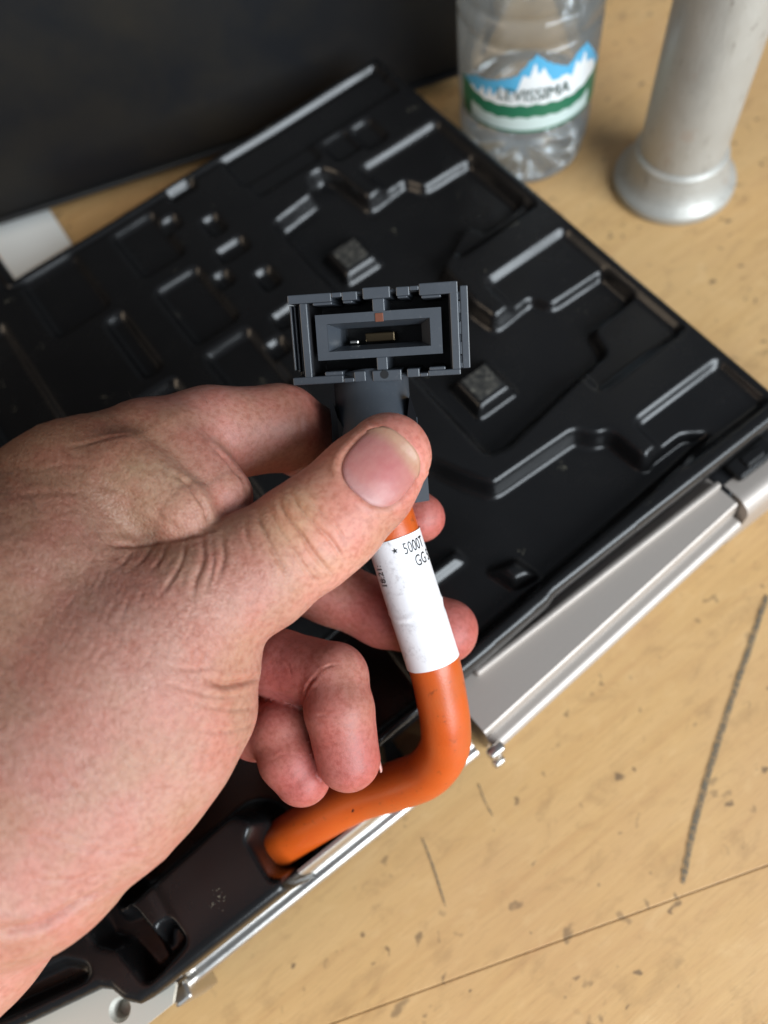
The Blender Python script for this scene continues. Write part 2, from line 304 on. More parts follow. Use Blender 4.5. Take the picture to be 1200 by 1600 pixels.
def bottle():
    c = (221, 239.5); R = 31.0
    t = thing('water_bottle', 'clear plastic water bottle with blue mountain and green label beside the pole', 'bottle', (c[0] / 1000, c[1] / 1000, 0))
    prof = [(0, 4), (9, 3.5), (16, 1.5), (22, 0), (26.5, .6), (29, 3.5), (30, 8), (29.2, 11), (30.6, 14), (30.9, 20)]
    z = 20.
    prof += [(30.9, 26), (30.2, 29), (29.4, 31), (30.2, 33), (31, 35), (31, 72), (30.2, 73), (29.2, 74.5), (30.2, 76), (31, 77)]
    for k in range(6):
        z0 = 77 + k * 12.8; prof += [(31, z0 + 6), (30.2, z0 + 8), (28.9, z0 + 9.5), (30.2, z0 + 11), (31, z0 + 13)]
    prof += [(30.5, 155), (27, 168), (20, 182), (14, 192), (12.5, 197), (12.5, 203)]
    N = 96; V, F = lathe(prof, N)
    V = np.array(V)                                              # petaloid foot and faint facets
    for i in range(len(V)):
        zz = V[i, 2]; th = math.atan2(V[i, 1], V[i, 0])
        if zz < 16: V[i, :2] *= 1 - .045 * (1 - zz / 16) * (.5 + .5 * math.cos(7 * th)); V[i, 2] += 1.5 * (1 - zz / 16) * (.5 - .5 * math.cos(7 * th)) * (np.hypot(*V[i, :2]) > 14)
        elif 72 < zz < 155: V[i, :2] *= 1 + .008 * math.cos(12 * th + zz * .08)
    x = NT('pet_shell'); tr = x.n('ShaderNodeBsdfTransparent'); gl = x.n('ShaderNodeBsdfGlossy'); gl.inputs['Roughness'].default_value = .10
    tr.inputs[0].default_value = (.90, .925, .935, 1)
    fr = x.n('ShaderNodeFresnel'); fr.inputs[0].default_value = 1.5; ms = x.n('ShaderNodeMixShader'); x.l(fr.outputs[0], ms.inputs[0]); x.l(tr.outputs[0], ms.inputs[1]); x.l(gl.outputs[0], ms.inputs[2]); df = x.n('ShaderNodeBsdfDiffuse'); df.inputs[0].default_value = (.82, .87, .88, 1); tl = x.n('ShaderNodeBsdfTranslucent'); tl.inputs[0].default_value = (.82, .87, .88, 1)
    dm = x.n('ShaderNodeMixShader'); x.l(df.outputs[0], dm.inputs[1]); x.l(tl.outputs[0], dm.inputs[2]); hz = x.n('ShaderNodeMixShader'); hz.inputs[0].default_value = .20; x.l(ms.outputs[0], hz.inputs[1]); x.l(dm.outputs[0], hz.inputs[2]); x.l(hz.outputs[0], x.out.inputs[0])
    obj('shell', V, F, x.m, t, True)
    V2, F2 = lathe([(0, 222), (14.5, 222), (15, 221), (15, 207), (14.2, 207)], 40); obj('cap', V2, F2, simple('white_cap', (.75, .77, .8), .4), t, True)
    # label: a printed band, colour by print only
    th0 = math.atan2(-c[1], -c[0]) + math.radians(6)
    NU, NV = 260, 90; Hh = 37.5; zb = 36.; W = 2.4
    me_v = []; cols = []
    for j in range(NV + 1):
        for i in range(NU + 1):
            u = i / NU - .5; a = th0 + u * W; r = R + .25 + (-.6 * math.exp(-((zb + Hh * j / NV - 26) / 1.5) ** 2)); me_v.append((r * math.cos(a), r * math.sin(a), zb + Hh * j / NV))
    peaks = [(-.47, .48), (-.36, .60), (-.27, .62), (-.16, .70), (-.10, .74), (-.03, .92), (.01, 1.0), (.07, .90), (.12, .84), (.20, .76), (.26, .88), (.32, .92), (.38, .78), (.47, .55)]
    def peak(u): return np.interp(u, [p[0] for p in peaks], [p[1] for p in peaks])
    def green(u): return .34 + .10 * math.cos(u * 9) * .4 + .18 * (abs(u) * 2) ** 2 + .008 * math.sin(u * 70)
    mats = [simple('label_white', (.80, .83, .84), .45), simple('label_blue', (.10, .42, .68), .45), simple('label_green', (.02, .15, .08), .45), simple('label_pale', (.55, .66, .64), .45)]
    faces = []; mi = []
    for j in range(NV):
        for i in range(NU):
            u = (i + .5) / NU - .5; v = (j + .5) / NV; pk = peak(u) + .006 * math.sin(u * 160)
            if v > pk: continue
            g = green(u)
            if v < g:
                k = 2
                if v < g - .17 and abs(u) < .40: k = 3 if .03 < v else 2
            else:
                k = 0
                if v > pk - .10 - .10 * math.sin(u * 38 + math.sin(u * 23)) ** 2: k = 1
                if v > pk - .03: k = 1
            a = j * (NU + 1) + i; faces.append((a, a + 1, a + NU + 2, a + NU + 1)); mi.append(k)
    lab = obj('label', me_v, faces, mats, t, True); lab.data.polygons.foreach_set('material_index', mi)
    wrap_text('lettering', 'LEVISSIMA', 8.4, simple('label_letter', (.05, .10, .09), .5), lab, lambda x, y: ((R + 1.0) * math.cos(th0 + .02 + x / R), (R + 1.0) * math.sin(th0 + .02 + x / R), zb + 16.6 + y), sx=.84)
def text_mesh(s, size, sx=1.0, res=4, off=0.0):
    cu = bpy.data.curves.new('text', 'FONT'); cu.body = s; cu.size = size; cu.align_x = 'CENTER'; cu.resolution_u = res; cu.offset = off
    o = bpy.data.objects.new('text', cu); C.objects.link(o); dg = bpy.context.evaluated_depsgraph_get()
    me = bpy.data.meshes.new_from_object(o.evaluated_get(dg)); bpy.data.objects.remove(o); bpy.data.curves.remove(cu)
    bm = bmesh.new(); bm.from_mesh(me); bpy.data.meshes.remove(me)
    bmesh.ops.triangulate(bm, faces=bm.faces); 
    for _ in range(2):
        bmesh.ops.subdivide_edges(bm, edges=[e for e in bm.edges if e.calc_length() > size * .15], cuts=1)
    bmesh.ops.triangulate(bm, faces=bm.faces)
    V = [(v.co.x * sx, v.co.y) for v in bm.verts]; bm.verts.index_update(); F = [[v.index for v in f.verts] for f in bm.faces]; bm.free(); return V, F
def wrap_text(name, s, size, mat, parent, fn, sx=1.0, off=0.0):
    V, F = text_mesh(s, size, sx, 4, off); return obj(name, [fn(*v) for v in V], F, mat, parent)
bottle()

def pole():
    c = (259, 173)
    t = thing('metal_pole', 'grey galvanised steel pole with flared round foot standing on bench', 'pole', (c[0] / 1000, c[1] / 1000, 0))
    foot = [(0, 0), (27.7, 0), (28.3, .5), (28.3, 3.6), (27.8, 4.4), (25.9, 5.8), (24.1, 8.0), (22.6, 11.2), (21.6, 14.6), (21.1, 17.5), (20.4, 18.6), (19.4, 18.8), (0, 18.8)]
    V, F = lathe(foot, 72); V = np.array(V); V[:, 2] += 0
    obj('foot', V, F, M_GALV, t, True)
    V, F = lathe([(19.2, 16), (19.2, 300), (18, 301), (0, 301)], 64); obj('tube', V, F, M_GALV, t, True)
    V, F = lathe([(21.2, 17.3), (21.4, 18.5), (20.6, 20), (19.25, 20.8)], 64); obj('weld_bead', V, F, M_GALV, t, True)
pole()

# ------------------------------------------------------------------ moulded tray (one vacuum-formed sheet) and aluminium case under it
def sd_poly(P, poly):
    poly = np.asarray(poly, float); d = np.full(len(P), 1e9); s = np.ones(len(P)); n = len(poly)
    for i in range(n):
        a, b = poly[i], poly[i - 1]; e = b - a; wv = P - a
        q = wv - np.outer(np.clip((wv @ e) / (e @ e), 0, 1), e); d = np.minimum(d, (q ** 2).sum(1))
        c1 = P[:, 1] >= a[1]; c2 = P[:, 1] < b[1]; c3 = e[0] * wv[:, 1] > e[1] * wv[:, 0]
        fl = (c1 & c2 & c3) | (~c1 & ~c2 & ~c3); s[fl] *= -1
    return s * np.sqrt(d)
def rect(x0, x1, y0, y1): return [(x0, y0), (x1, y0), (x1, y1), (x0, y1)]
OUT = [(172.5, 43.5), (172.5, 289), (-21.5, 289), (-22, 312), (-190, 312), (-190, 51), (-134, 37.5), (-113, 32.8), (-110.2, 30.5), (-108.5, 26), (-105, 22.5), (-100, 22),
       (-49, 22), (-45.5, 24), (-44, 27), (-20, 27), (-12, 30), (-8, 38.5), (31, 40), (62, 41.5), (66, 42.5)]
OUT = np.array(OUT, float)
def tray_height(P, NX, NY):
    H = np.zeros(len(P))
    def pocket(poly, depth, wd=3.2, sig=1.35):
        m = np.clip(.5 - sd_poly(P, poly) / .8, 0, 1).reshape(NY, NX); sg = sig * wd / 3.2 / .8; h_ = int(3 * sg) + 1
        kr = np.exp(-.5 * (np.arange(-h_, h_ + 1) / sg) ** 2); kr /= kr.sum(); mp_ = np.pad(m, h_, mode='edge')
        mp_ = sum(kr[i] * mp_[:, i:i + NX] for i in range(2 * h_ + 1)); m = sum(kr[i] * mp_[i:i + NY] for i in range(2 * h_ + 1))
        k = np.clip((m.ravel() - .5) * 1.25 + .5, 0, 1); k = k * k * (3 - 2 * k) * .5 + k * .5
        H[:] = np.minimum(H, -depth * k)
    def block(poly, top, wd=4.0):
        s = sd_poly(P, poly); k = np.clip((.5 * wd - s) / wd, 0, 1); k = k * k * (3 - 2 * k); H[:] = H * (1 - k) + np.maximum(H, top) * k
    mid, deep = 3.5, 8.0
    pocket([(126, 237), (167, 237), (167, 171), (128, 171)], mid); pocket([(128, 154.5), (168, 154.5), (168, 90), (128, 90)], mid); pocket([(128, 72.5), (168, 72.5), (168, 50), (128, 50)], mid)
    pocket([(81, 96), (81, 237), (103, 239), (106, 248), (113, 249), (116, 242), (118, 220), (138, 222), (142, 213), (166, 212), (166, 177), (144, 176), (142, 184), (119, 172),
            (117.5, 150), (119, 138), (138, 139.5), (142, 131.5), (167, 131), (167, 113), (145, 112), (142, 101), (120, 98.5), (88, 94)], deep)
    pocket([(58, 112), (64, 105), (68, 95), (74, 84), (110, 83), (114, 77), (119, 75), (120.5, 58), (124, 60), (139, 60), (144, 56), (150, 53.5), (120, 51), (22, 46), (20, 100), (40, 112)], deep)
    pocket(rect(82, 167, 264, 284.5), 2.6, 2.6); pocket(rect(84, 117, 254, 266), 1.8); pocket(rect(121, 134, 247, 262), 3); pocket(rect(135, 146, 244, 259.5), 3)
    for x0, x1, y in ((52, 66, 287), (52, 66, 242.5), (52, 66, 198)): pocket(rect(x0 + 1, x1, y - 9, y - 1), 3.2, 2.4)
    for x0, x1, y in ((42, 50, 273), (45, 51.5, 231.5), (44, 51, 188)): pocket(rect(x0, x1, y - 9, y - 1), 3.2, 2.4)
    for x0, x1, y in ((57, 64, 261), (59, 66, 221), (58, 65, 176)): pocket(rect(x0, x1, y - 12, y - 1), 3.2, 2.4)
    for x0, x1, y0, y1 in ((23, 43, 206, 240), (23, 43, 166, 199), (23, 43, 250, 280), (-20, 5, 248, 283), (-1, 7, 206, 241), (-11, 8, 166, 198), (-28, -18, 160, 198), (-60, -36, 170, 270), (22, 44, 118, 160), (-12, 8, 118, 160), (-60, -30, 90, 160)):
        pocket(rect(x0, x1, y0, y1), 3)
    block(rect(88.5, 104.5, 195, 211.5), -2.4, 3.2); block(rect(90.5, 106.5, 112, 128.5), -2.4, 3.2)
    block([(56, 62), (64, 60), (66, 52), (58, 54)], -3, 4); block(rect(36, 50, 72, 76), -5, 4)
    # near left end: deep well for the cable, flat ledge with two finger slots
    pocket([(-50, 46), (-56, 52), (-100, 49), (-104, 80), (16, 90), (16, 44), (-8, 44), (-22, 40), (-36, 20), (-52, 20), (-51, 30)], 30, 6)
    pocket([(-87.5, 51), (-86, 51), (-86, 34), (-87.5, 34)], 1.2, 2.5)
    pocket([(-107.5, 57), (-100, 54), (-100, 46), (-95, 45), (-92.8, 34), (-93, 27), (-100, 26.5), (-103, 39), (-107.5, 44)], 11, 2.0)
    pocket([(-93, 31), (-90.5, 36), (-86.8, 35), (-86, 28.5), (-93, 27)], 8, 1.8)
    pocket([(-150, 62), (-118, 56), (-114, 51), (-150, 58)], 8, 2.4); pocket([(-150, 52), (-118, 45), (-113, 40), (-114, 37.5), (-150, 46.5)], 4, 1.8)
    # cradle round the cable
    c = np.array([-49.5, 34.0]); r = np.hypot(*(P - c).T); inblk = (P[:, 0] < -46) & (P[:, 0] > -56)
    k = np.clip((9.5 - r) / 3.0, 0, 1) * inblk; H[:] = np.minimum(H, -20 * k)
    return H
tray = None
def build_tray():
    step = .8; xs = np.arange(-191, 174.1, step); ys = np.arange(20, 314.1, step); NX, NY = len(xs), len(ys)
    P = np.stack(np.meshgrid(xs, ys, indexing='xy'), -1).reshape(-1, 2)
    sd = sd_poly(P, OUT); e = 1e-3
    gx = (sd_poly(P + [e, 0], OUT) - sd) / e; gy = (sd_poly(P + [0, e], OUT) - sd) / e
    near = (sd > -.36) & (sd < 1.05); Q = P.copy(); Q[near] -= (sd[near] * np.stack([gx, gy])[:, near]).T
    sdq = np.minimum(sd, 0); sdq[near] = 0
    H = tray_height(Q, NX, NY).reshape(NY, NX)
    kern = np.exp(-.5 * (np.arange(-3, 4) / .7) ** 2); kern /= kern.sum(); Hp = np.pad(H, 3, mode='edge')
    Hp = sum(kern[i] * Hp[:, i:i + NX] for i in range(7)); H = sum(kern[i] * Hp[i:i + NY] for i in range(7)).ravel()
    ed = np.clip((3.0 + sdq) / 3.0, 0, 1); H -= 2.6 * (1 - np.sqrt(np.clip(1 - ed ** 2, 0, 1)))   # rolled edge
    lip = np.exp(-((sdq + 5.2) / 1.1) ** 2) * (H > -3.5) * (Q[:, 1] > 275) ; H -= 1.6 * lip          # groove inside the far edge
    Z = 50 + H + .25 * np.sin(Q[:, 0] * .07) * np.sin(Q[:, 1] * .06)
    keep = sd < 1.05; V = [(*Q[i], Z[i]) for i in range(len(Q))]; F = []
    idx = np.arange(NX * NY).reshape(NY, NX); a, b, c, d = idx[:-1, :-1], idx[:-1, 1:], idx[1:, 1:], idx[1:, :-1]
    ok = (keep[a] & keep[b] & keep[c] & keep[d]) & ((sd[a] <= -.36) | (sd[b] <= -.36) | (sd[c] <= -.36) | (sd[d] <= -.36))
    F = np.stack([a[ok], b[ok], c[ok], d[ok]], 1)
    bm = bmesh.new(); used = np.unique(F); mp = -np.ones(len(V), int); mp[used] = np.arange(len(used))
    bv = [bm.verts.new([q * .001 for q in V[i]]) for i in used]
    for f in mp[F]:
        try: bm.faces.new([bv[i] for i in f])
        except ValueError: pass
    bmesh.ops.remove_doubles(bm, verts=bm.verts, dist=.00012)
    be = [e for e in bm.edges if len(e.link_faces) == 1]
    ex = bmesh.ops.extrude_edge_only(bm, edges=be)
    for v in ex['geom']:
        if isinstance(v, bmesh.types.BMVert): v.co.z -= .0075
    bmesh.ops.recalc_face_normals(bm, faces=bm.faces)
    global tray
    tray = from_bm('insert_tray', bm, M_TRAY, None, True)
    tag(tray, 'black moulded plastic tray with stepped pockets lying in the open case', 'tray')
build_tray()
x = NT('chalky_residue'); n = x.noise(x.coord(), 420, 4, .7); x.base(x.ramp(n, [(.40, (.010, .010, .010)), (.58, (.05, .047, .04)), (.75, (.20, .185, .15))])); x.rough(.7); M_RES = x.m
for (x0, x1, y0, y1) in ((91, 102, 198, 209), (93, 104, 115, 126)):
    bm = bmesh.new(); box(bm, x0 * .001, x1 * .001, y0 * .001, y1 * .001, .0474, .0479, None, .0002); from_bm('embossed_pad', bm, M_RES, tray)

case = thing('tool_case', 'open aluminium edged tool case lying flat under the black tray', 'tool case', (0, .15, 0))
def rail(name, X0, X1, Y, yaw, prof, mat, smooth=True, n=2):
    """extrude a y,z profile (mm) along the case edge"""
    c, s = math.cos(yaw), math.sin(yaw); V = []; F = []; m = len(prof)
    for i in range(n):
        xx = (X1 - X0) * i / (n - 1)
        for (y, z) in prof: V.append((X0 + c * xx - s * y, Y - 150 + s * xx + c * y, z))
    for i in range(n - 1):
        for k in range(m): F.append((i * m + k, i * m + (k + 1) % m, (i + 1) * m + (k + 1) % m, (i + 1) * m + k))
    F.append(tuple(range(m))[::-1]); F.append(tuple(range((n - 1) * m, n * m)))
    o = obj(name, V, F, mat, case, False)
    if smooth:
        for p in o.data.polygons: p.use_smooth = len(p.vertices) == 4
        o.data.set_sharp_from_angle(angle=math.radians(40))
    return o
def arc(cy, cz, r, a0, a1, n=8): return [(cy + r * math.cos(math.radians(a0 + (a1 - a0) * i / n)), cz + r * math.sin(math.radians(a0 + (a1 - a0) * i / n))) for i in range(n + 1)]
bead = [(5.2, 0), (5.2, 36), (4.2, 36), (3.4, 35.2), (2.6, 30), (2.4, 25)] + arc(1.0, 22.4, 2.2, 75, 270, 12) + [(2.4, 19.5), (2.4, 0)]
rail('edge_rail', -99, 16, 20.5, 0.004, bead, M_ALUP); 
flatp = [(30, 20), (30, 36), (5.2, 36), (4.4, 35.3), (3.6, 30), (3.4, 27)] + arc(1.5, 24.0, 2.9, 75, 270, 12) + [(3, 20), (3, 0), (30, 0)]
rail('front_flap', 21, 140, 18.5, math.radians(3.6), flatp[::-1], M_ALU)
bm = bmesh.new(); box(bm, .030, .139, -.1118, -.1092, .030, .0395, None, .0009); from_bm('inner_lip', bm, M_ALU, case)
rail('edge_rail', 141, 200, 26.5, 0.0, [(12, 0), (12, 36)] + arc(5.5, 30, 6.5, 85, 180, 8) + [(-1, 3), (0, 0)], M_ALU)
V, F = tube([(20.5, 17.2 - 150, 31), (20.8, 17.0 - 150, 8)], 2.1, 14); obj('latch_pin', V, F, M_ALUP, case, True)
bm = bmesh.new(); box(bm, .0175, .0235, -.1345, -.131, .024, .034, None, .0009); box(bm, .0180, .0225, -.1365, -.1335, .009, .017, None, .0009); from_bm('latch_clip', bm, M_ALUP, case, True)
bm = bmesh.new(); box(bm, -.185, .165, -.104, .128, .0, .012); box(bm, -.185, -.005, -.126, -.104, .001, .011); from_bm('shell', bm, M_BLACK, case)
for (a, b, c, d) in ((-.186, .167, .128, .131), (-.189, -.186, -.104, .131), (.1645, .1675, -.103, .128)):
    bm = bmesh.new(); box(bm, a, b, c, d, 0, .040); from_bm('side_wall', bm, M_BLACK, case)
bm = bmesh.new(); box(bm, .139, .170, -.1165, -.1045, .012, .036, None, .002); from_bm('corner_block', bm, M_BLACK, case)
bm = bmesh.new(); box(bm, .145, .164, -.1145, -.106, .036, .0395, None, .0015); box(bm, .150, .159, -.1125, -.108, .0385, .0405, None, .001); from_bm('square_boss', bm, M_TRAY, case)
# hinge plate with a countersunk hole at the near left corner
def hinge_plate():
    V = []; F = []; cx, cy = -115.5, 26.0 - 150; z = 37.0; n = 24; o_pts = []
    corners = [(-148, -112.), (-148, -132.), (-98.5, -132.), (-98.5, -105.)]
    for k in range(n):
        a = 2 * math.pi * k / n; dx, dy = math.cos(a), math.sin(a); ts = []
        for (lim, q, dd) in ((-148, cx, dx), (-98.5, cx, dx), (-132., cy, dy), (-105., cy, dy)):
            if abs(dd) > 1e-6 and (lim - q) / dd > 0: ts.append((lim - q) / dd)
        tt = min(ts); o_pts.append((cx + dx * tt, cy + dy * tt, z))
    for r_, zz in ((3.4, z), (2.5, z - 1.6), (2.5, z - 6)):
        V += [(cx + r_ * math.cos(2 * math.pi * k / n), cy + r_ * math.sin(2 * math.pi * k / n), zz) for k in range(n)]
    V += o_pts; V += [(p[0], p[1], z - 2.2) for p in o_pts]
    def ring(a, b): 
        for k in range(n): F.append((a * n + k, a * n + (k + 1) % n, b * n + (k + 1) % n, b * n + k))
    ring(3, 0); ring(0, 1); ring(1, 2); ring(4, 3); F.append(tuple(range(2 * n, 3 * n)))
    o = obj('hinge_plate', V, F, simple('zinc_plate', (.62, .60, .53), .45, .35), case); return o
hp = hinge_plate()
bm = bmesh.new(); box(bm, -.104, -.098, -.1335, -.128, .004, .030, None, .001); from_bm('corner_bracket', bm, M_ALUP, case)

# ------------------------------------------------------------------ connector on its orange cable
conn = thing('cable_connector', 'slate grey rectangular plug on an orange cable with white printed sleeve, held in hand', 'connector')
cc = atd(592, 523, 195)                                       # face centre
fx = ROT[:, 0]; fy = ROT[:, 1]; fz = ROT[:, 2]
def unit(v): return v / np.linalg.norm(v)
zc = unit(unit(EYE - cc) + .10 * fx * -1 + .0 * fy); rl = math.radians(3.6)
xc = fx * math.cos(rl) + fy * math.sin(rl); xc = unit(xc - zc * (xc @ zc)); yc = np.cross(zc, xc)
CM = Matrix([[xc[i] * .001, yc[i] * .001, zc[i] * .001, cc[i] * .001] for i in range(3)] + [[0, 0, 0, 1]])
S = .0518                                                      # mm per zoomed pixel of the plug face
def cbox(bm, x0, x1, y0, y1, z0, z1, bev=.25): box(bm, x0 * S, x1 * S, y0 * S, y1 * S, z0, z1, CM, bev)
DEP = -21
bm = bmesh.new()
cbox(bm, -384, -346, -214, 172, DEP, 0); cbox(bm, 352, 392, -190, 205, DEP, 0)                      # side walls
for (a, b, y0, y1) in ((-440, -222, 172, 214), (-170, -95, 172, 213), (-222, -170, 190, 213), (-68, 66, 172, 226), (95, 160, 176, 219), (160, 206, 198, 219), (206, 392, 172, 228), (-318, -222, 158, 172.2), (-168, -120, 160, 172.2), (100, 150, 166, 176.2), (215, 310, 158, 172.2)):
    cbox(bm, a, b, y0, y1, DEP + 1, .15 if y1 > 173 else -.3)
for (a, b, y0, y1) in ((-446, -190, -222, -184), (-282, -190, -184.2, -164), (-190, -136, -222, -200), (-136, -78, -222, -170), (-44, 100, -226, -172), (128, 190, -214, -172), (190, 232, -214, -196), (232, 392, -214, -186), (238, 318, -186.2, -170)):
    cbox(bm, a, b, y0, y1, DEP + 1, .15)
cbox(bm, -420, 410, -200, 200, DEP - 2.5, DEP, .4)                                                    # back wall
cbox(bm, -384, 392, 199, 212, DEP + 1, -1.6, .1); cbox(bm, -384, 392, -212, -199, DEP + 1, -1.6, .1)
hous = from_bm('housing', bm, M_CONN, conn)
bm = bmesh.new(); cbox(bm, -345, 351, -198, 198, DEP + .1, DEP + .5, 0)
cbox(bm, -345.5, -338, -198, 170, DEP + .5, -1.2, 0); cbox(bm, 345, 351.5, -184, 198, DEP + .5, -1.2, 0); cbox(bm, -337, 344, 192, 198.5, DEP + .5, -1.9, 0); cbox(bm, -337, 344, -198.5, -192, DEP + .5, -1.9, 0)
from_bm('cavity_shade', bm, M_BLACK, conn)  # black sheets added to paint the inside of the housing dark
bm = bmesh.new(); cbox(bm, 402, 440, -186, 206, -12, -.8)                                            # outer flange on the right with slots
for y in (-160, -60, 40, 140): cbox(bm, 391.5, 403, y, y + 40, -11, -1.2)
from_bm('flange', bm, M_CONN, conn)
for k in range(4):                                                                                  # grip ribs on the left wall
    bm = bmesh.new(); cbox(bm, -446 + 17 * k, -437 + 17 * k, -150 - 10 * k, 168, -11, -3.0 - .9 * k, .15); from_bm('grip_rib', bm, M_CONN, conn)
bm = bmesh.new(); cbox(bm, -448, -384.4, -186, 171, -14, -11.1, .2); from_bm('grip_plate', bm, M_BLACK, conn)
# collar: a rectangular funnel on two webs
def frame(bm, o, i, z0, z1):
    vs = []
    for (hx0, hx1, hy0, hy1, z) in ((*o, z1), (*i, z1), (*i, z0), (*o, z0)):
        vs.append([bm.verts.new(CM @ Vector((x_ * S, y_ * S, z))) for x_, y_ in ((hx0, hy0), (hx1, hy0), (hx1, hy1), (hx0, hy1))])
    for a, b in ((0, 1), (1, 2), (2, 3), (3, 0)):
        for k in range(4): bm.faces.new((vs[a][k], vs[a][(k + 1) % 4], vs[b][(k + 1) % 4], vs[b][k]))
bm = bmesh.new(); frame(bm, (-312, 308, -108, 112), (-256, 252, -68, 66), -2.2, -.6)
frame(bm, (-311, 307, -107, 111), (-208, 206, -46, 42), DEP + .5, -6.4)
cbox(bm, -24, 36, 111, 172.5, DEP + 1, -.2); cbox(bm, -20, 34, -172.5, -107, DEP + 1, -.4)
bmesh.ops.recalc_face_normals(bm, faces=bm.faces); coll = from_bm('inner_collar', bm, M_CONN, conn)
funnel = bmesh.new()
vs = [[funnel.verts.new(CM @ Vector((x_ * S, y_ * S, z))) for x_, y_ in ((a, c), (b, c), (b, d), (a, d))] for (a, b, c, d, z) in ((-255, 251, -67, 65, -.62), (-207, 205, -45, 41, -6.5))]
for k in range(4): funnel.faces.new((vs[0][k], vs[0][(k + 1) % 4], vs[1][(k + 1) % 4], vs[1][k]))
from_bm('funnel', funnel, M_CONN, coll)
bm = bmesh.new(); cbox(bm, -14, 26, 62, 104, -.55, -.35, .1); from_bm('copper_tab', bm, M_COPPER, conn)
for q, (a, b, m_) in enumerate(((-92, 60, M_BRASS), (-165, -120, M_GLINT))):  # second blade is bright metal put in for the glint inside
    bm = bmesh.new(); cbox(bm, a, b, -34 - 4 * q, 14 - 34 * q, -18, -11 + 3.5 * q, .3); from_bm('contact_blade', bm, m_, conn)
bm = bmesh.new(); bmesh.ops.create_circle(bm, cap_ends=True, segments=20, radius=21 * S, matrix=CM @ Matrix.Translation((16 * S, -193 * S, .24))); from_bm('moulding_pin_mark', bm, M_BLACK, conn)
# boot: round tube leaving the housing at a right angle, then the cable
boot_pts = [atd(580, 594, 208.5), atd(581, 612, 208), atd(583, 640, 206.3), atd(585, 690, 203), atd(590, 740, 203.5), atd(594, 780, 204)]
V, F = tube(catmull(boot_pts, 6), 10.1, 40); obj('cable_boot', V, F, M_CONN, conn, True)
ax = unit(boot_pts[-1] - boot_pts[1]); sx_ = unit(np.cross(ax, ROT[:, 2])); 
if sx_ @ fx < 0: sx_ = -sx_
def slab(name, pts, thick, dirn, mat):
    a = [np.asarray(p) for p in pts]; n = len(a); V = a + [p + dirn * thick for p in a]
    return obj(name, V, [tuple(range(n)), tuple(range(n, 2 * n))[::-1]] + [(i, i + n, (i + 1) % n + n, (i + 1) % n) for i in range(n)], mat, conn)
bk = -ROT[:, 2]
slab('locking_clip', [atd(514, 624, 197), atd(520, 628, 197), atd(527, 652, 197), atd(536, 668, 197), atd(535, 760, 199), atd(521, 760, 199), atd(518, 660, 197)], 9, bk, M_CLIP)
slab('locking_clip', [atd(640, 616, 197), atd(650, 648, 197), atd(653, 672, 197), atd(652, 692, 197), atd(636, 692, 197), atd(636, 655, 197)], 9, bk, M_CLIP)
slab('clip_rib', [atd(646, 652, 198.6), atd(652, 652, 198.6), atd(654, 682, 198.6), atd(648, 683, 198.6)], 4, bk, M_CONN)
slab('boot_foot', [atd(560, 740, 199), atd(668, 740, 199), atd(671, 782, 199.5), atd(652, 785, 199.5), atd(560, 782, 199.5)], 9, bk, M_CONN)
LA, LB = atd(614, 836, 205), atd(676.5, 1033, 209.6)
cab = [atd(592, 760, 204.5), *[LA + (LB - LA) * t for t in (-.06, .2, .45, .7, .9, 1.03)], atd(688, 1080, 212), atd(696, 1130, 215), (atd(693, 1172, 219)), atd(668, 1207, 225), atd(622, 1226, 231), atd(560, 1246, 238), atd(500, 1278, 243), atd(447, 1312, 246), atd(400, 1348, 248), atd(350, 1385, 250)]
CP = catmull(cab, 8); V, F = tube(CP, 7.15, 40, True, lambda i, k: .010 * math.sin(i * .31 + 2 * math.pi * k / 40) + .012 * math.cos(4 * math.pi * k / 40 + .2) * math.exp(-((i - 66) / 12) ** 2)); cable = obj('cable', V, F, M_ORANGE, conn, True)
# printed sleeve
la, lb = LA, LB; lax = unit(lb - la); LL = np.linalg.norm(lb - la); RS = 7.45
lmid = (la + lb) / 2; fr = unit((EYE - lmid) - lax * ((EYE - lmid) @ lax)); lsd = np.cross(lax, fr)
if lsd @ fx < 0: lsd = -lsd
LP = [la + lax * LL * t for t in np.linspace(0, 1, 60)]
def wob(i, k): 
    t = i / 59; a = 2 * math.pi * k / 64
    return .030 * math.exp(-((t - .56 - .03 * math.sin(a * 2)) / .016) ** 2) - .022 * math.exp(-((t - .60 - .02 * math.sin(a * 3)) / .02) ** 2) + .004 * math.sin(9 * t + 2 * a)
V, F = tube(LP, [RS] * 60, 64, False, wob); slv = obj('label_sleeve', V, F, M_SLEEVE, conn, True)
Vr, Fr = tube([LP[-1] - lax * .02, LP[-1]], [RS, RS - .3], 64, False); 
def on_sleeve(ang0, s0, rot=0, r=RS + .06):
    ca, sa = math.cos(rot), math.sin(rot)
    def fn(x, y):
        X, Y = ca * x - sa * y, sa * x + ca * y                # X round the sleeve to the right, Y back towards the plug
        a = ang0 + X / RS; p = la + lax * (s0 - Y); return p + (r + .05 * abs(math.sin(a))) * (math.cos(a) * fr + math.sin(a) * lsd)
    return fn
wrap_text('lettering', '5000T', 4.3, M_INK, slv, on_sleeve(math.radians(38), 4.7), .64, .02)
wrap_text('lettering', 'GG 5', 4.3, M_INK, slv, on_sleeve(math.radians(52), 8.8), .66, .02)
wrap_text('lettering', '18:21:', 3.1, M_INK, slv, on_sleeve(math.radians(-47), 9.0, math.pi / 2), .85, .012)
st = [(0, 0)] + [((.85 if k % 2 == 0 else .36) * math.sin(k * math.pi / 5), (.85 if k % 2 == 0 else .36) * math.cos(k * math.pi / 5)) for k in range(10)]
fn = on_sleeve(math.radians(-6), 2.9); obj('star_mark', [fn(*p) for p in st], [(0, 1 + (k + 1) % 10, 1 + k) for k in range(10)], M_INK, slv)

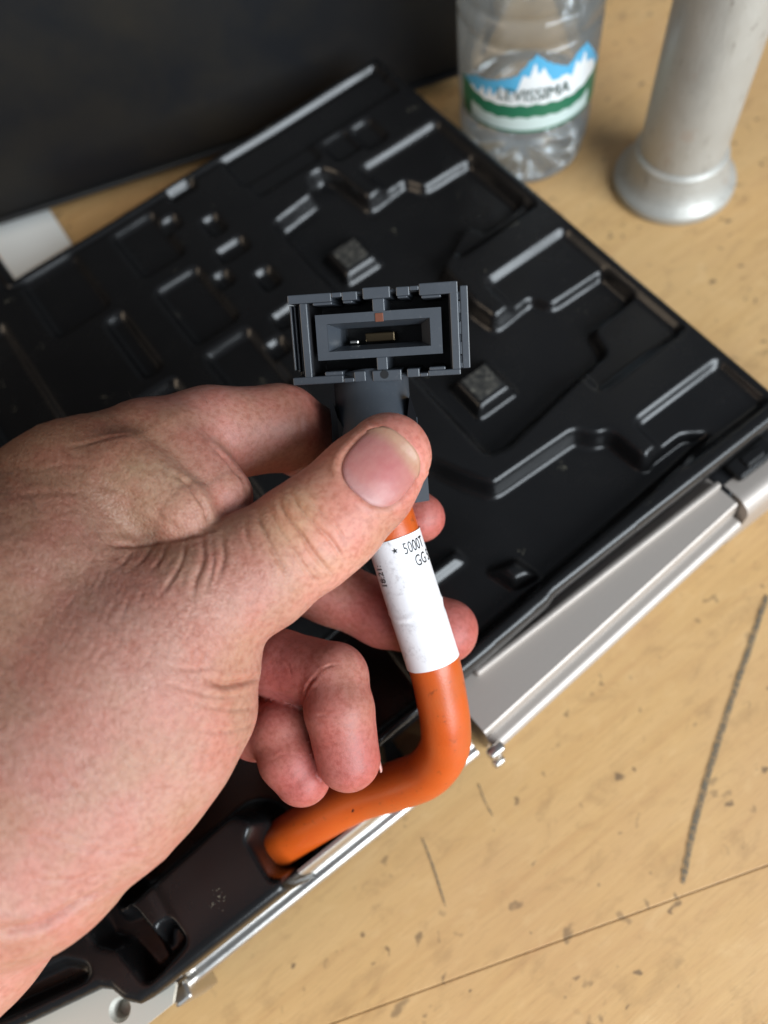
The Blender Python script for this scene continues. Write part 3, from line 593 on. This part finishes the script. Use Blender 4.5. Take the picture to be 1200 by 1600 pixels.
# ------------------------------------------------------------------ the hand: one continuous skin
def J(px, py, D, r): return (atd(px, py, D), r)
def chain_caps(js): return [(js[i][0], js[i + 1][0], js[i][1], js[i + 1][1]) for i in range(len(js) - 1)]
VIEW = ROT[:, 2]
def cap_d(P, a, b, ra, rb, sq=None):
    ba = b - a; pa = P - a
    if sq:                                                          # flatten along the line of sight
        n, s = sq; pa = pa + np.outer(pa @ n * (s - 1), n); ba = ba + n * (ba @ n) * (s - 1)
    h = np.clip(pa @ ba / (ba @ ba), 0, 1); q = pa - h[:, None] * ba
    return np.sqrt((q ** 2).sum(1)) - (ra + h * (rb - ra))
def smin(a, b, k):
    h = np.clip(.5 + .5 * (b - a) / k, 0, 1); return b + (a - b) * h - k * h * (1 - h)
THUMB = [J(205, 1040, 168, 19.5), J(320, 938, 173, 15.2), J(400, 893, 175.5, 13.6), J(480, 838, 177.5, 12.7), J(520, 808, 178.5, 12.2), J(570, 757, 181, 11.6), J(607, 712, 183, 10.3)]
INDEX = [J(125, 745, 184, 13.6), J(230, 705, 190, 12.6), J(330, 680, 197, 12.2), J(440, 668, 206, 11.2), J(482, 690, 214, 10.3), J(560, 745, 226, 9.2), J(630, 800, 221.5, 8.2), J(657, 809, 218, 7.0)]
MIDDLE = [J(150, 830, 203, 12), J(400, 880, 229, 10.4), J(520, 925, 230, 9.6), J(600, 960, 228, 9.4), J(697, 985, 223, 9.3)]
RING = [J(160, 910, 222, 11.5), J(385, 1020, 221, 9.6), J(440, 1040, 212, 9.6), J(522, 1058, 203, 9.0), J(530, 1110, 198.5, 9.0), J(544, 1186, 199, 8.3)]
PINKY = [J(170, 985, 236, 10.5), J(345, 1085, 226, 8.6), J(402, 1138, 215, 8.6), J(438, 1140, 208, 8.3), J(452, 1185, 205.5, 8.1), J(472, 1214, 205, 7.6)]
PALM = [(*J(-40, 1210, 172, 30), *J(125, 790, 186, 17)), (*J(-40, 1210, 178, 30), *J(150, 850, 204, 16)), (*J(-30, 1250, 186, 28), *J(160, 920, 221, 15)), (*J(-20, 1300, 192, 26), *J(170, 990, 234, 14)),
        (*J(20, 1290, 168, 28), *J(205, 1040, 169, 21)), (*J(130, 1170, 172, 28), *J(200, 1110, 172, 22)), (*J(120, 1000, 178, 24), *J(130, 860, 182, 20)), (*J(70, 900, 176, 22), *J(90, 790, 183, 18))]
ARM = [J(0, 1320, 178, 25.5), J(-90, 1430, 178, 25), J(-380, 1680, 172, 31)]
FOLDS = [(*J(200, 748, 179, 11.5), *J(284, 803, 173.5, 8.2)), (*J(270, 705, 188, 11.0), *J(345, 774, 182, 7.6))]
THENAR = [J(185, 1160, 172, 24.5), J(262, 1100, 174, 17.5), J(328, 1030, 176, 11.0), J(345, 1112, 178, 7.6)]
def sdf(P):
    P = np.asarray(P, float); pal = None
    for (a, ra, b, rb) in PALM:
        d = cap_d(P, a, b, ra, rb); pal = d if pal is None else smin(pal, d, 9)
    for a, b, ra, rb in chain_caps(ARM): pal = smin(pal, cap_d(P, a, b, ra, rb), 5)
    th = None
    for i, (a, b, ra, rb) in enumerate(chain_caps(THUMB)):
        d = cap_d(P, a, b, ra, rb, (VIEW, 1.12) if i >= 2 else None); th = d if th is None else smin(th, d, 3)
    for a, r in THENAR: th = smin(th, np.sqrt(((P - a) ** 2).sum(1)) - r, 9 if r > 15 else 5)
    pal = smin(pal, th, 8)
    out = None
    for js, kb, foldk, kc in ((INDEX, 9, 2.6, 2.6), (MIDDLE, 8, 0, 2.6), (RING, 7, 0, 1.3), (PINKY, 6, 0, 1.5)):
        f = None
        for a, b, ra, rb in chain_caps(js):
            d = cap_d(P, a, b, ra, rb); f = d if f is None else smin(f, d, kc)
        if foldk:
            for a, ra, b, rb in FOLDS: f = smin(f, cap_d(P, a, b, ra, rb), foldk)
        base = js[0][0]; k = .9 + kb * np.exp(-((P - base) ** 2).sum(1) / 26.0 ** 2)
        pal_f = smin(pal if out is None else out, f, k); out = pal_f
    return out
def grad(P, e=.25):
    f = sdf(P); g = np.stack([(sdf(P + np.eye(3)[i] * e) - f) / e for i in range(3)], 1); return f, g
def hit(px_pts):
    """surface points of the hand met by the rays through these picture points"""
    R_ = np.array([unit(ray(*p)) for p in px_pts]); t = np.full(len(R_), 100.0)
    for _ in range(90): t += np.clip(sdf(EYE + R_ * t[:, None]), -2, 6) * .8
    return EYE + R_ * t[:, None]
def surface_nets(lo, hi, h):
    n = np.ceil((hi - lo) / h).astype(int) + 1; ax_ = [lo[i] + h * np.arange(n[i]) for i in range(3)]
    G = np.empty(n, np.float32)
    q = 4; cn = (n + q - 1) // q; cg = np.stack(np.meshgrid(*[lo[i] + h * (q * np.arange(cn[i]) + (q - 1) / 2) for i in range(3)], indexing='ij'), -1)
    cs = sdf(cg.reshape(-1, 3)).reshape(cn); yy, zz = np.meshgrid(ax_[1], ax_[2], indexing='ij')
    for i in range(n[0]):
        up_ = np.repeat(np.repeat(cs[i // q], q, 0), q, 1)[:n[1], :n[2]]; m = np.abs(up_) < 9; s_ = up_.copy()
        if m.any(): s_[m] = sdf(np.stack([np.full(m.sum(), ax_[0][i]), yy[m], zz[m]], 1))
        G[i] = s_
    ins = G < 0; cnt = np.zeros(n - 1, np.int8); acc = np.zeros((*(n - 1), 3)); num = np.zeros(n - 1)
    sl = lambda o, m: tuple(slice(o[i], n[i] - 1 + o[i]) for i in range(3))
    cor = [(a, b, c) for a in (0, 1) for b in (0, 1) for c in (0, 1)]
    for a in range(3):
        o2 = [i for i in range(3) if i != a]
        for p in (0, 1):
            for q in (0, 1):
                o = [0, 0, 0]; o[o2[0]] = p; o[o2[1]] = q; e = list(o); e[a] = 1
                f0, f1 = G[sl(o, 0)], G[sl(e, 0)]; cr = (f0 < 0) != (f1 < 0)
                t = np.where(cr, f0 / np.where(cr, f0 - f1, 1), 0)
                for i in range(3): acc[..., i] += np.where(cr, o[i] + (t if i == a else 0), 0)
                num += cr
    act = num > 0; idx = -np.ones(n - 1, int); idx[act] = np.arange(act.sum())
    cell = np.argwhere(act); V = lo + h * (cell + acc[act] / num[act][:, None]); F = []
    for a in range(3):
        b, c = (a + 1) % 3, (a + 2) % 3; s0 = [slice(None)] * 3; s1 = [slice(None)] * 3; s0[a] = slice(0, -1); s1[a] = slice(1, None)
        cr = ins[tuple(s0)] != ins[tuple(s1)]; e = np.argwhere(cr); flip = ins[tuple(s0)][cr]
        okm = (e[:, b] > 0) & (e[:, c] > 0) & (e[:, b] < n[b] - 1) & (e[:, c] < n[c] - 1) & (e[:, a] < n[a] - 1); e = e[okm]; flip = flip[okm]
        def at_(db, dc):
            q = e.copy(); q[:, b] += db; q[:, c] += dc; return idx[q[:, 0], q[:, 1], q[:, 2]]
        quad = np.stack([at_(-1, -1), at_(0, -1), at_(0, 0), at_(-1, 0)], 1); quad[~flip] = quad[~flip][:, ::-1]; F.append(quad)
    return V, np.concatenate(F)
def seg_dist(P, line):
    d = np.full(len(P), 1e9)
    for i in range(len(line) - 1):
        a, b = line[i], line[i + 1]; e = b - a; h = np.clip((P - a) @ e / (e @ e + 1e-9), 0, 1); d = np.minimum(d, ((P - a - h[:, None] * e) ** 2).sum(1))
    return np.sqrt(d)
# creases: picture polyline, depth mm, width mm
CREASES = [
    ([(432, 778), (447, 805), (470, 835), (492, 868), (520, 900)], .75, 1.0), ([(452, 768), (470, 795), (495, 822), (520, 848), (538, 880)], .55, .8), ([(398, 800), (412, 830), (428, 862), (450, 900)], .6, 1.1),
    ([(472, 770), (500, 797), (524, 822), (542, 850)], .32, .6), ([(418, 792), (434, 822), (456, 855), (478, 890), (500, 915)], .35, .7), ([(380, 815), (388, 845), (402, 880)], .4, .9),
    ([(345, 835), (350, 870), (340, 905)], .55, 1.0), ([(316, 838), (318, 872), (306, 905), (300, 935)], .6, 1.0), ([(290, 842), (286, 872), (268, 905), (250, 930)], .45, .9), ([(262, 846), (252, 872), (232, 895)], .4, .9), ([(240, 850), (225, 872), (205, 890)], .35, .9), ([(330, 838), (333, 880), (322, 925)], .35, .7), ([(210, 856), (196, 876), (178, 890)], .3, .8),
    ([(335, 700), (352, 716), (368, 736), (386, 780)], .8, 1.2), ([(275, 742), (292, 754), (308, 774), (324, 804), (334, 829)], .9, 1.2), ([(150, 754), (190, 768), (228, 790), (262, 815), (290, 834)], .3, 1.4),
    ([(165, 850), (200, 852), (240, 848), (290, 840), (330, 830)], .6, 1.2),
    ([(405, 1057), (380, 1066), (352, 1070), (325, 1062)], 1.0, 1.3), ([(398, 1105), (370, 1108), (340, 1106), (300, 1096)], .3, .9), ([(400, 1128), (372, 1140), (335, 1143), (300, 1138)], .32, 1.0), ([(392, 1150), (350, 1172), (300, 1182)], .25, 1.0), ([(380, 1085), (345, 1088), (300, 1080), (255, 1065)], .25, .8), ([(340, 1040), (300, 1046), (262, 1040)], .25, .8),
    ([(160, 1391), (120, 1412), (80, 1437), (35, 1452), (-10, 1450)], 1.2, 2.0), ([(70, 1180), (100, 1215), (140, 1260)], .25, .9), ([(20, 1300), (80, 1310), (150, 1330), (230, 1320)], .22, 1.0), ([(40, 1370), (110, 1375), (180, 1362)], .2, .9),
    ([(470, 1130), (500, 1118), (540, 1120)], .14, .6), ([(478, 1150), (520, 1140), (560, 1146)], .12, .6), ([(430, 1020), (450, 1040), (456, 1062)], .15, .6), ([(420, 1190), (445, 1178), (475, 1185)], .12, .6),
    ([(498, 1052), (480, 1075), (474, 1100)], .5, .8), ([(500, 1048), (515, 1040), (530, 1038)], .3, .7),
    ([(20, 775), (70, 770), (130, 772)], .18, 1.2), ([(60, 735), (110, 725), (150, 730)], .15, 1.0), ([(455, 605), (468, 640), (470, 690)], .3, 1.2), ([(100, 700), (150, 690), (210, 680)], .25, 1.0)]
rr = random.Random(3)
for i in range(46):                                              # short cross wrinkles over the web and the back of the thumb
    cx_, cy_ = rr.uniform(60, 330), rr.uniform(870, 1060); L_ = rr.uniform(14, 34); a_ = math.radians(rr.gauss(112, 16)) - .0015 * (cx_ - 200)
    CREASES.append(([(cx_ - L_ * math.cos(a_), cy_ - L_ * math.sin(a_)), (cx_ + rr.uniform(-4, 4), cy_ + rr.uniform(-3, 3)), (cx_ + L_ * math.cos(a_), cy_ + L_ * math.sin(a_))], rr.uniform(.08, .18), rr.uniform(.45, .75)))
NAIL_C, NAIL_U, NAIL_V = np.array([595, 731.]), np.array([.74, .67]), np.array([.64, -.77])
def nail_uv(px): d = px - NAIL_C; return np.stack([d @ NAIL_U / 59, d @ NAIL_V / 56], -1)
def to_px(P):
    c = (P - EYE) @ ROT; return np.stack([600 + 1200 * c[:, 0] / -c[:, 2], 800 - 1200 * c[:, 1] / -c[:, 2]], 1), -c[:, 2]
def build_hand():
    V, F = surface_nets(np.array([-205., -150, 45]), np.array([120., 125, 200]), 1.5)
    o = obj('person', V, F, M_SKIN, None, True)
    md = o.modifiers.new('s', 'SUBSURF'); md.levels = 2; md.render_levels = 2
    me = bpy.data.meshes.new_from_object(o.evaluated_get(bpy.context.evaluated_depsgraph_get())); o.modifiers.clear(); old = o.data; o.data = me; bpy.data.meshes.remove(old)
    n = len(me.vertices); P = np.empty(n * 3); me.vertices.foreach_get('co', P); P = P.reshape(-1, 3) * 1000
    for _ in range(2):
        f, g = grad(P); g2 = (g ** 2).sum(1); P -= g * np.clip(f / np.maximum(g2, .2), -1, 1)[:, None]
    f, g = grad(P); N = g / np.linalg.norm(g, axis=1)[:, None]
    px, D = to_px(P); face = (N * (EYE - P)).sum(1) > 0
    disp = np.zeros(n)
    for pts, dep, wd in CREASES:
        dep *= .95; cur = catmull(hit(pts), 4); lo = np.min(cur, 0) - 4; hi = np.max(cur, 0) + 4; m = ((P > lo) & (P < hi)).all(1)
        if not m.any(): continue
        line = np.array(cur); d = seg_dist(P[m], line); e0 = np.sqrt(((P[m] - line[0]) ** 2).sum(1)); e1 = np.sqrt(((P[m] - line[-1]) ** 2).sum(1))
        tap = np.clip(np.minimum(e0, e1) / 3.0, .15, 1)
        disp[m] += tap * (-dep * np.exp(-(d / (wd * .55)) ** 2) + .2 * dep * np.exp(-((d - wd * 1.25) / (wd * .7)) ** 2))
    # nail bed: sunk a little, with a fold round it
    uv = nail_uv(px); rn = (np.abs(uv[:, 0]) ** 2.9 + np.abs(uv[:, 1]) ** 2.9) ** (1 / 2.9); vis = face & (D < 185)
    disp -= np.where(vis, .75 * np.clip((1.04 - rn) / .12, 0, 1), 0)
    disp += np.where(vis & (uv[:, 1] < .75), .26 * np.exp(-((rn - 1.13) / .09) ** 2), 0)
    def fbm(scale, seed):
        r2 = np.random.default_rng(seed); s = np.zeros(n)
        for _ in range(7):
            kv = r2.normal(size=3) * scale; s += np.sin(P @ kv + r2.uniform(0, 6.28))
        return s / 7
    disp += .22 * fbm(.16, 1) + .10 * fbm(.5, 2)
    P2 = P + N * disp[:, None]; me.vertices.foreach_set('co', (P2 * .001).ravel())
    # skin tint: own colour plus shade painted into the dim parts
    def near(pt, D_, r): c = atd(*pt, D_); return np.exp(-((P - c) ** 2).sum(1) / r ** 2)
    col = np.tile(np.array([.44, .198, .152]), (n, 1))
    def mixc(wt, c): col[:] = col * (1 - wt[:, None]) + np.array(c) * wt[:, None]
    mixc(np.clip(.95 * near((20, 800), 168, 44), 0, 1), (.095, .045, .025)); mixc(.8 * near((130, 690), 175, 24), (.16, .07, .038)); mixc(.7 * near((120, 950), 162, 32), (.24, .112, .078))  # tanned back, darkened further to paint the dim upper-left side
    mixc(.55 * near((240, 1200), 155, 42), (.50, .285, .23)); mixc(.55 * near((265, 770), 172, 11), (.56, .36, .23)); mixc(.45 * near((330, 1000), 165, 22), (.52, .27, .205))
    mixc(.65 * near((345, 770), 182, 9), (.60, .27, .22)); mixc(.6 * near((390, 670), 195, 17), (.46, .20, .165)); mixc(.75 * near((480, 660), 205, 11), (.38, .12, .09))  # last tint paints the reddish shade at the index end
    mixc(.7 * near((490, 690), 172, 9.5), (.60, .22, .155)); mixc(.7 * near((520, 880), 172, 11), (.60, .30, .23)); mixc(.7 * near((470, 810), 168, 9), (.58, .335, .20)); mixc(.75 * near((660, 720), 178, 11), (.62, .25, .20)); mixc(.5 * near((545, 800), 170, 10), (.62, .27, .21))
    for p_, D_, r_ in (((680, 815), 216, 12), ((715, 985), 221, 14), ((560, 1190), 198, 15), ((480, 1225), 203, 15), ((600, 960), 226, 16), ((440, 1050), 205, 14), ((400, 1160), 212, 13)): mixc(np.clip(.95 * near(p_, D_, r_ * 1.15), 0, 1), (.42, .115, .10))  # finger redness, deepened to paint the shade on the curled fingers
    mixc(.5 * near((-60, 1500), 165, 40), (.60, .30, .24))
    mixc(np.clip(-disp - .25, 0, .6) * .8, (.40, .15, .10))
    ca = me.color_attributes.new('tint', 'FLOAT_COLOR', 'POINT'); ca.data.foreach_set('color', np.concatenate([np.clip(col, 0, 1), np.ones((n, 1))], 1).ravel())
    ro = np.clip(near((110, 900), 170, 34) + near((60, 1080), 160, 34) + near((250, 920), 166, 16) * .8 + .45 * near((60, 1280), 160, 40) + .3 * near((430, 850), 165, 16), .10, 1)
    det = np.stack([ro, np.clip(1.0 - .3 * ro, 0, 1), np.zeros(n), np.ones(n)], 1)
    cb = me.color_attributes.new('detail', 'FLOAT_COLOR', 'POINT'); cb.data.foreach_set('color', det.ravel())
    tag(o, "person's left hand gripping the cable, thumb on top and fingers curled beneath", 'person'); o.name = 'person'
    return o
hand = build_hand()
def thumbnail():
    n = 44; V = []; F = []; cols = []; uvs = []
    us = np.linspace(-1, 1, n)
    pts = []
    for v in us:
        for u in us:                                            # square to squircle
            a, b = u * math.sqrt(1 - v * v / 2.6), v * math.sqrt(1 - u * u / 2.6); k = .985 / (abs(a) ** 2.9 + abs(b) ** 2.9 + 1e-9) ** (1 / 2.9) * max(abs(u), abs(v)); a, b = a * (k if abs(u) + abs(v) > .01 else 1), b * (k if abs(u) + abs(v) > .01 else 1)
            if b > 0: b *= 1 + .06 * (1 - a * a)
            pts.append(NAIL_C + a * 59 * NAIL_U + b * 56 * NAIL_V); uvs.append((a, b))
    H_ = hit(pts); f, g = grad(H_); N = g / np.linalg.norm(g, axis=1)[:, None]
    nm = unit(N.mean(0)); ctr = H_.mean(0)
    for i, (a, b) in enumerate(uvs):
        r = (abs(a) ** 2.9 + abs(b) ** 2.9) ** (1 / 2.9); V.append(H_[i] + N[i] * (-.10 - .35 * max(0, (r - .86) / .12) ** 2 * (b < .5)) + N[i] * (.30 if b > .8 else 0) * (b - .8) / .2)
        t = np.array([.43, .20, .18]); t = t * (1 - .6 * math.exp(-((a - .25) ** 2 + (b - .05) ** 2) / .20)) + np.array([.42, .13, .13]) * .6 * math.exp(-((a - .25) ** 2 + (b - .05) ** 2) / .20)
        e = b + .22 * a * a + .05 * math.sin(4 * a); w_ = min(1, max(0, (e - .52) / .3)) * .85; t = t * (1 - w_) + np.array([.43, .29, .19]) * w_
        w2 = min(1, max(0, (-.55 - b) / .35)) * .6; t = t * (1 - w2) + np.array([.40, .26, .25]) * w2; cols.append((*t, 1))
    for j in range(n - 1):
        for i in range(n - 1): a = j * n + i; F.append((a, a + 1, a + n + 1, a + n))
    o = obj('thumbnail', V, F, M_NAIL, hand, True); ca = o.data.color_attributes.new('tint', 'FLOAT_COLOR', 'POINT'); ca.data.foreach_set('color', np.array(cols).ravel())
    ul = o.data.uv_layers.new(name='UVMap'); 
    for lp in o.data.loops: ul.data[lp.index].uv = uvs[lp.vertex_index]
    if sum(p.normal @ Vector(EYE / 1000 - ctr / 1000) > 0 for p in o.data.polygons) < len(o.data.polygons) / 2: o.data.flip_normals()
    md = o.modifiers.new('thick', 'SOLIDIFY'); md.thickness = .0005; md.offset = -1
thumbnail()
def side_nail():                                                  # ring finger's nail seen edge on
    a = atd(581, 1146, 199.5); b = atd(596.5, 1207, 200); V = []; F = []
    for i in range(9):
        t = i / 8; p = a * (1 - t) + b * t
        for k in range(5):
            s = k / 4; V.append(p + np.array(-VIEW) * 7.5 * s + fx * (1.0 * s - 1.6 * s * s))
    for i in range(8):
        for k in range(4): F.append((i * 5 + k, i * 5 + k + 1, i * 5 + k + 6, i * 5 + k + 5))
    o = obj('fingernail', V, F, M_NAIL, hand, True); ca = o.data.color_attributes.new('tint', 'FLOAT_COLOR', 'POINT'); ca.data.foreach_set('color', np.tile([.55, .34, .30, 1], len(V)))
    md = o.modifiers.new('thick', 'SOLIDIFY'); md.thickness = .0004; md.offset = 1
side_nail()
def hair():
    V = []; F = []; r2 = random.Random(11); roots = []
    for _ in range(26): roots.append((r2.uniform(-20, 60), r2.uniform(735, 800)))
    for _ in range(22): roots.append((r2.uniform(0, 200), r2.uniform(800, 1050)))
    for _ in range(4): roots.append((r2.uniform(200, 330), r2.uniform(622, 640)))
    H_ = hit(roots); ok = sdf(H_) < .6; f, g = grad(H_)
    for p, g_, o_, rt in zip(H_, g, ok, roots):
        if not o_: continue
        N = unit(g_); lay = unit(-fx * r2.uniform(.3, 1) + fy * r2.uniform(-.3, .9)); L_ = r2.uniform(3, 7); c = [p - N * .2]
        for k in range(1, 6):
            t = k / 5; c.append(p + (N * (.5 * t - .22 * t * t) + lay * (.8 * t)) * L_ + fy * .5 * t * t)
        v, fc = tube(c, [.026, .026, .024, .022, .018, .01], 3, False); n0 = len(V); V += v; F += [tuple(i + n0 for i in q) for q in fc]
    o = obj('hair', V, F, M_HAIR, hand); o['kind'] = 'stuff'
hair()
